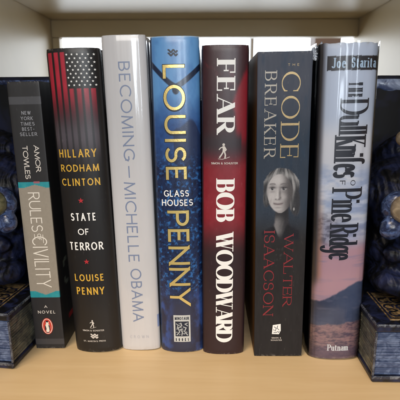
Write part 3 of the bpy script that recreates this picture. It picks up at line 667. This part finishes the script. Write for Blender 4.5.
def clear_film():
    m, n, l, p = nodes('clear_film'); n.remove(p); out = n['Material Output']
    tr = n.new('ShaderNodeBsdfTransparent'); tr.inputs[0].default_value = (.97, .97, .98, 1)
    gl = n.new('ShaderNodeBsdfGlossy'); gl.inputs['Roughness'].default_value = .10
    fr = n.new('ShaderNodeFresnel'); fr.inputs['IOR'].default_value = 1.5
    mx = n.new('ShaderNodeMixShader'); l.new(fr.outputs[0], mx.inputs[0]); l.new(tr.outputs[0], mx.inputs[1]); l.new(gl.outputs[0], mx.inputs[2])
    l.new(mx.outputs[0], out.inputs[0]); return m
FILM = clear_film()
def film_sleeve(B):
    """loose clear wrapper: follows the spine, buckles in upright ripples and stands a little above the head"""
    w, b, n, h = B.w, B.b, B.n, B.h; us = []
    for y in (60, 30, 16, 8, 3): us.append((-w / 2 - .5, y, -1, 0))
    for k in range(71):
        t = -math.pi / 2 + math.pi * k / 70; x = w / 2 * math.sin(t); us.append((x, spine_y(x, w, b, n), math.sin(t), -math.cos(t)))
    for y in (3, 8, 16, 30, 60): us.append((w / 2 + .5, y, 1, 0))
    U = np.array(us); s = np.arange(len(U)); zs = np.linspace(.4, h + 1.2, 150); v = []
    for k, z in enumerate(zs):
        d = .45 + .55 * vnoise(s * .16, s * 0 + z * .012, 5) + .18 * vnoise(s * .5, s * 0 + z * .03, 6)
        top = ss(h - 10, h, z); d = d + top * (.6 * vnoise(s * .22, s * 0 + z * .2, 9))
        zz = z + top * ((vnoise(s * .13, s * 0, 12) - .45) * 1.6 * (U[:, 1] < 0) - 2.6 * (U[:, 1] > 0) * (U[:, 0] > 0))
        v.append(np.stack([U[:, 0] + U[:, 2] * d, U[:, 1] + U[:, 3] * d, zz], 1))
    v = np.array(v); m = len(U)
    F = [(a * m + k, a * m + k + 1, (a + 1) * m + k + 1, (a + 1) * m + k) for a in range(len(zs) - 1) for k in range(m - 1)]
    mesh_obj('clear_wrapper', v.reshape(-1, 3) * 1e-3, F, FILM, B.root, True)
    # crumpled tuck of film at the upper left of the spine
    g = 16; v = []
    for a in range(g):
        for c in range(g):
            u_, t_ = a / (g - 1), c / (g - 1); q = np.array([a, c], float)
            r = [float(vnoise(np.array(a * .7), np.array(c * .7), k)) - .5 for k in (1, 2, 3)]
            v.append((-w / 2 - 3.6 + 6.0 * u_ + 2.2 * r[0], -1.5 + 2.5 * (1 - u_) + 3.4 * r[1], h - 9 + 8.5 * t_ + 4.0 * u_ - 2 + 2.5 * r[2]))
    F = [(a * g + c, a * g + c + 1, (a + 1) * g + c + 1, (a + 1) * g + c) for a in range(g - 1) for c in range(g - 1)]
    mesh_obj('wrapper_tuck', np.array(v) * 1e-3, F, CRUMP, B.root)
CRUMP = simple('crumpled_film', rgb(200, 206, 216), .18, .15, .6)
film_sleeve(B)

# ------------------------------------------------------------------ bookcase
def wood(name, col, dark, rough=.42, grain=1.0, axis=(1, 14, 14)):
    m, n, l, p = nodes(name); tc = n.new('ShaderNodeTexCoord'); mp = n.new('ShaderNodeMapping'); mp.inputs['Scale'].default_value = axis
    l.new(tc.outputs['Object'], mp.inputs[0]); nz = n.new('ShaderNodeTexNoise'); nz.inputs['Scale'].default_value = 7; nz.inputs['Detail'].default_value = 8; nz.inputs['Roughness'].default_value = .62
    nz.inputs['Distortion'].default_value = .6
    l.new(mp.outputs[0], nz.inputs['Vector']); r = n.new('ShaderNodeValToRGB'); r.color_ramp.elements[0].position = .34; r.color_ramp.elements[1].position = .66
    r.color_ramp.elements[0].color = dark; r.color_ramp.elements[1].color = col; l.new(nz.outputs['Fac'], r.inputs[0]); l.new(r.outputs[0], p.inputs['Base Color'])
    p.inputs['Roughness'].default_value = rough
    n3 = n.new('ShaderNodeTexNoise'); n3.inputs['Scale'].default_value = 900; l.new(tc.outputs['Object'], n3.inputs['Vector'])
    b = n.new('ShaderNodeBump'); b.inputs['Strength'].default_value = .12; b.inputs['Distance'].default_value = .0003; l.new(n3.outputs['Fac'], b.inputs['Height']); l.new(b.outputs[0], p.inputs['Normal'])
    return m
maple = wood('pale_maple_laminate', rgb(232, 202, 156), rgb(222, 189, 141))
cream = wood('cream_laminate', rgb(204, 186, 150), rgb(196, 178, 142), .38, axis=(1, 1, 1))
bc = empty('bookcase', (0, 0.06, 0)); tag(bc, 'pale wooden bookcase with an open back, holding the row of books', 'bookcase')
def bpart(name, x0, x1, y0, y1, z0, z1, m, bev=.0008):
    o = box(name, x0, x1, y0 - .06, y1 - .06, z0, z1, m, bc, bev); return o
XL, XR, YF, YB, ZT = -.220, .2040, -.105, .325, .3135
bpart('lower_shelf', XL + .0005, XR - .0005, YF, YB, -.018, 0, maple, .0012)
bpart('upper_shelf', XL + .0005, XR - .0005, YF, YB, ZT, ZT + .018, cream, .0012)
bpart('side_panel', XL - .018, XL, YF - .003, YB + .003, -.3, .62, cream)
bpart('side_panel', XR, XR + .018, YF - .003, YB + .003, -.3, .62, cream)
bpart('back_rail', XL + .0005, XR - .0005, YB - .0185, YB - .002, ZT - .0232, ZT - .0003, cream)
bpart('back_light_block', XL + .0005, XR - .0005, YB - .0185, YB - .012, .0003, .205, cream)  # unseen board, added to keep window light out of the gaps between books
bpart('back_stile', XL + .0005, XL + .0105, YB - .0175, YB - .003, .2053, ZT - .0235, cream)

# window behind the open back, and the overcast sky outside it
wm = simple('window_frame_paint', rgb(120, 112, 104), .5, vary=.1, bscale=60)
wn = empty('window', (0, .62, -.2)); tag(wn, 'window seen through the gap above the books, thin upright glazing bar and a brown post', 'window')
def wpart(name, x0, x1, y0, y1, z0, z1, m): return box(name, x0, x1, y0 - .62, y1 - .62, z0 + .2, z1 + .2, m, wn, .001)
wpart('glazing_bar', .084, .0905, .60, .63, -.2, .9, wm)
wpart('post', .218, .272, .62, .67, -.2, .9, simple('brown_post', rgb(96, 74, 62), .6, vary=.15, bscale=90))
wpart('casing', -.46, -.335, .60, .64, -.2, .9, wm); wpart('casing', .40, .50, .60, .64, -.2, .9, wm)
wpart('sill', -.46, .50, .55, .66, -.24, -.2, wm)
def sky():
    m, n, l, p = nodes('overcast_sky'); n.remove(p); e = n.new('ShaderNodeEmission'); tc = n.new('ShaderNodeTexCoord'); nz = n.new('ShaderNodeTexNoise'); nz.inputs['Scale'].default_value = 1.2
    l.new(tc.outputs['Object'], nz.inputs['Vector']); r = n.new('ShaderNodeValToRGB'); r.color_ramp.elements[0].color = (.74, .87, 1.0, 1); r.color_ramp.elements[1].color = (1, 1, 1, 1)
    l.new(nz.outputs['Fac'], r.inputs[0]); l.new(r.outputs[0], e.inputs[0]); e.inputs[1].default_value = 5.0; l.new(e.outputs[0], n['Material Output'].inputs[0]); return m
tag(box('sky', -2.2, 2.2, 2.2, 2.25, -.8, 2.6, sky()), kind='structure')

# ------------------------------------------------------------------ bookends
def glaze(name, a, b_, rough=.22, coat=.5, scale=60, carve=0, spec=.5):
    m, n, l, p = nodes(name); tc = n.new('ShaderNodeTexCoord'); nz = n.new('ShaderNodeTexNoise'); nz.inputs['Scale'].default_value = scale; nz.inputs['Detail'].default_value = 6; nz.inputs['Distortion'].default_value = 1.2
    l.new(tc.outputs['Object'], nz.inputs['Vector']); r = n.new('ShaderNodeValToRGB'); r.color_ramp.elements[0].position = .42; r.color_ramp.elements[1].position = .72
    r.color_ramp.elements[0].color = a; r.color_ramp.elements[1].color = b_; l.new(nz.outputs['Fac'], r.inputs[0]); l.new(r.outputs[0], p.inputs['Base Color'])
    p.inputs['Roughness'].default_value = rough; p.inputs['Coat Weight'].default_value = coat; p.inputs['Coat Roughness'].default_value = .1
    bp = n.new('ShaderNodeBump'); bp.inputs['Strength'].default_value = .35; bp.inputs['Distance'].default_value = .0012; l.new(nz.outputs['Fac'], bp.inputs['Height']); l.new(bp.outputs[0], p.inputs['Normal'])
    p.inputs['Specular IOR Level'].default_value = .22 if (carve or coat <= .05) else spec
    if carve:
        wv = n.new('ShaderNodeTexWave'); wv.inputs['Scale'].default_value = carve; wv.inputs['Distortion'].default_value = 6; wv.inputs['Detail'].default_value = 3; wv.inputs['Detail Scale'].default_value = .8
        l.new(tc.outputs['Object'], wv.inputs['Vector']); b2 = n.new('ShaderNodeBump'); b2.inputs['Strength'].default_value = .5; b2.inputs['Distance'].default_value = .0014
        l.new(wv.outputs['Fac'], b2.inputs['Height']); l.new(bp.outputs[0], b2.inputs['Normal']); l.new(b2.outputs[0], p.inputs['Normal'])
    return m
g_dark = glaze('dark_navy_glaze', rgb(10, 11, 17), rgb(34, 42, 78), .42, .08, 90); g_blue = glaze('slate_blue_glaze', rgb(24, 34, 64), rgb(78, 98, 142), .3, .3, 220)
g_fig = glaze('carved_navy_glaze', rgb(8, 9, 14), rgb(30, 37, 68), .5, .03, 90, 75); g_plate = glaze('matt_dark_plate', rgb(8, 9, 14), rgb(26, 30, 56), .65, .0, 30); g_highlight = glaze('pale_blue_highlight', rgb(60, 72, 104), rgb(158, 172, 200), .35, .3, 90)  # last glaze: pale blue colour standing in for a highlight
g_edge = glaze('worn_edge_glaze', rgb(34, 38, 54), rgb(120, 124, 132), .35, .3, 260)
g_page = glaze('blue_grey_page_glaze', rgb(62, 76, 108), rgb(118, 132, 162), .45, .15, 160); g_side = glaze('grey_green_page_glaze', rgb(60, 62, 60), rgb(112, 112, 98), .45, .2, 90)
g_tan = glaze('tan_glaze', rgb(112, 98, 80), rgb(160, 144, 120), .4, .3, 160); g_olive = glaze('olive_glaze', rgb(66, 66, 46), rgb(112, 108, 80), .4, .3, 160)
g_gold = glaze('antique_gold_paint', rgb(70, 58, 44), rgb(168, 138, 94), .5, .15, 170)

def blob(name, balls, mat, parent, vox=.0016):
    bm = bmesh.new()
    for (c, r, sc) in balls:
        t = bmesh.new(); bmesh.ops.create_icosphere(t, subdivisions=4, radius=r)
        for v in t.verts: v.co = Vector((v.co.x * sc[0], v.co.y * sc[1], v.co.z * sc[2])) + Vector(c)
        me = bpy.data.meshes.new('t'); t.to_mesh(me); t.free(); bm.from_mesh(me); bpy.data.meshes.remove(me)
    o = bm_obj(name, bm, mat, parent, True)
    md = o.modifiers.new('r', 'REMESH'); md.mode = 'VOXEL'; md.voxel_size = vox; md.use_smooth_shade = True
    sm = o.modifiers.new('s', 'SMOOTH'); sm.iterations = 8; sm.factor = .6
    tx = bpy.data.textures.new('clay', 'CLOUDS'); tx.noise_scale = .018; dp = o.modifiers.new('d', 'DISPLACE'); dp.texture = tx; dp.texture_coords = 'LOCAL'; dp.strength = vox * 3.0; dp.mid_level = .5
    return o
def bookend(label, s, X, Y, yaw, ball_mat, ballx, H_=.0465):
    """s=+1: books stand to its left.  local x runs away from the books"""
    r = empty('bookend', (X, Y, 0), (0, 0, yaw)); tag(r, label, 'bookend')
    def bx(name, x0, x1, y0, y1, z0, z1, m, bev=.0008, par=None):
        a, b_ = sorted((s * x0, s * x1)); return box(name, a, b_, y0, y1, z0, z1, m, par or r, bev)
    Wd, Dp = .086, .128
    bk = bx('book_cover', 0, Wd, 0, Dp, .0003, .0052, g_dark, .0014)
    bx('book_cover', 0, Wd, 0, Dp, H_ - .006, H_, g_dark, .0014)
    bx('cover_edge', -.0004, Wd, -.0006, .0006, H_ - .0016, H_ + .0004, g_edge, .0004, bk); bx('cover_edge', -.0006, .0006, .0008, Dp, H_ - .0016, H_ + .0004, g_edge, .0004, bk)
    bx('cover_edge', -.0004, Wd, -.0006, .0006, .0034, .0058, g_edge, .0004, bk); bx('cover_edge', -.0004, .0012, -.0004, .0012, .006, H_ - .0062, g_edge, .0004, bk)
    # carved leaves: stacked layers of slightly different depth
    bm = bmesh.new(); rr = random.Random(5); z = .0054
    while z < H_ - .0062:
        t = rr.uniform(.0012, .0024); z2 = min(z + t, H_ - .006); d = rr.uniform(.0014, .0026)
        x0, x1 = s * (.0016 + rr.uniform(0, .0008)), s * (Wd - .002); add_box(bm, min(x0, x1), max(x0, x1), d, Dp - d, z, z2 - .0002, .0003, 1); z = z2
    bm_obj('page_edges', bm, g_page, r)
    bm = bmesh.new(); rr = random.Random(9); z = .0054
    while z < H_ - .0062:
        t = rr.uniform(.0016, .003); z2 = min(z + t, H_ - .006); x0, x1 = s * (.0008 + rr.uniform(0, .0006)), s * .0022
        add_box(bm, min(x0, x1), max(x0, x1), .0034, Dp - .003, z, z2 - .0002, .0003, 1); z = z2
    bm_obj('page_side', bm, g_side, r)
    # raised gilt scrollwork on the upper cover
    bx('gilt_panel', .012, Wd - .006, .007, .055, H_ - .0006, H_ + .0005, g_gold, .0004, bk)
    ink = Ink(); rr = random.Random(3 + s)
    ink.line([(13.5, 9), (Wd * 1e3 - 8, 9), (Wd * 1e3 - 8, 53), (13.5, 53)], 1.3, True)
    for k in range(6):
        cx = 19 + k * 9.5
        for cy, q in ((16, 1), (27, -1), (38, 1)):
            ink.line(arc(cx, cy, 3.4, 3.6, 20 + q * 40, 300 + q * 40), 1.5); ink.line([(cx - 3.5, cy + q * 4.6), (cx + 1, cy + q * 3.4), (cx + 4.6, cy + q * 5.6)], 1.3)
            ink.ellipse(cx + 4.4, cy - 3.2 * q, 1.3, 1.0, 10)
    v = [(s * a * 1e-3, c * 1e-3, H_ + .0008 + (k % 40) * 4e-6) for (a, c), k in zip(ink.v, ink.lay)]
    mesh_obj('scrollwork', v, ink.f, g_dark, bk)
    # upright plate
    pl = bx('upright_plate', .002, Wd + .03, .118, .146, .0002, .2245, g_plate, .003)
    rv = []; nk = 60
    for k in range(nk + 1):
        xx = .003 + (Wd + .026) * k / nk; zl = .2145 - (.0045 * float(vnoise(np.array(k * .33), np.array(2.5), 4)) if s > 0 else -.003)
        rv += [(s * xx, .1178, zl), (s * xx, .1166, zl + .001), (s * xx, .1166, .2206), (s * xx, .1178, .2214)]
    rf = [(4 * k + j, 4 * k + j + 1, 4 * k + j + 5, 4 * k + j + 4) for k in range(nk) for j in range(3)]
    mesh_obj('plate_highlight', rv, rf if s < 0 else [q_[::-1] for q_ in rf], g_highlight if s > 0 else g_blue, pl, True)  # highlight under the plate's top edge, modelled as a coloured strip
    # seated figure
    q = lambda x, y, z: (s * x, y, z)
    blob('figure', [(q(.040, .070, .128), .040, (1.0, .9, .75)), (q(.044, .062, .085), .036, (1.05, 1.15, .8)), (q(.052, .094, .150), .026, (1.1, 1, 1)),
                    (q(.020, .040, .066), .013, (1, 1.7, .8)), (q(.034, .026, .062), .013, (1, 1.6, .9)), 
                    (q(.026, .050, .108), .016, (1, 1, .8)), (q(.030, .030, .090), .012, (1.6, .8, .7)), (q(.016, .080, .08), .014, (.9, 1, 2.2))], g_fig, r)
    cx = ballx
    bl = blob('eye_rim', [(q(cx, .027, .1255), .0124, (1, .70, 1.0)), (q(cx - .0058, .022, .1115), .0080, (1.05, .9, 1.1)), (q(cx + .003, .030, .111), .009, (1.2, .9, .8))], g_blue, r, .0009)
    bm = bmesh.new(); bmesh.ops.create_uvsphere(bm, u_segments=32, v_segments=20, radius=.0098)
    for v in bm.verts: v.co = Vector((v.co.x, v.co.y * .8, v.co.z * 1.04)) + Vector(q(cx + .001, .0185, .1265))
    bm_obj('eye', bm, ball_mat, r, True)
    bm = bmesh.new(); bmesh.ops.create_uvsphere(bm, u_segments=24, v_segments=16, radius=.0058)
    for v in bm.verts: v.co += Vector(q(cx - .003 + .002, .026, .176))
    bm_obj('bead', bm, ball_mat, r, True) if s > 0 else bm.free()
    return r
bookend('dark navy bookend right of the books, rounded figure with tan ball on carved book', 1, .1197, -.0410, 0, g_tan, .0185)
bookend('dark navy bookend left of the books, rounded figure with olive ball on carved book', -1, -.1492, -.0308, -R(6), g_olive, .0130)
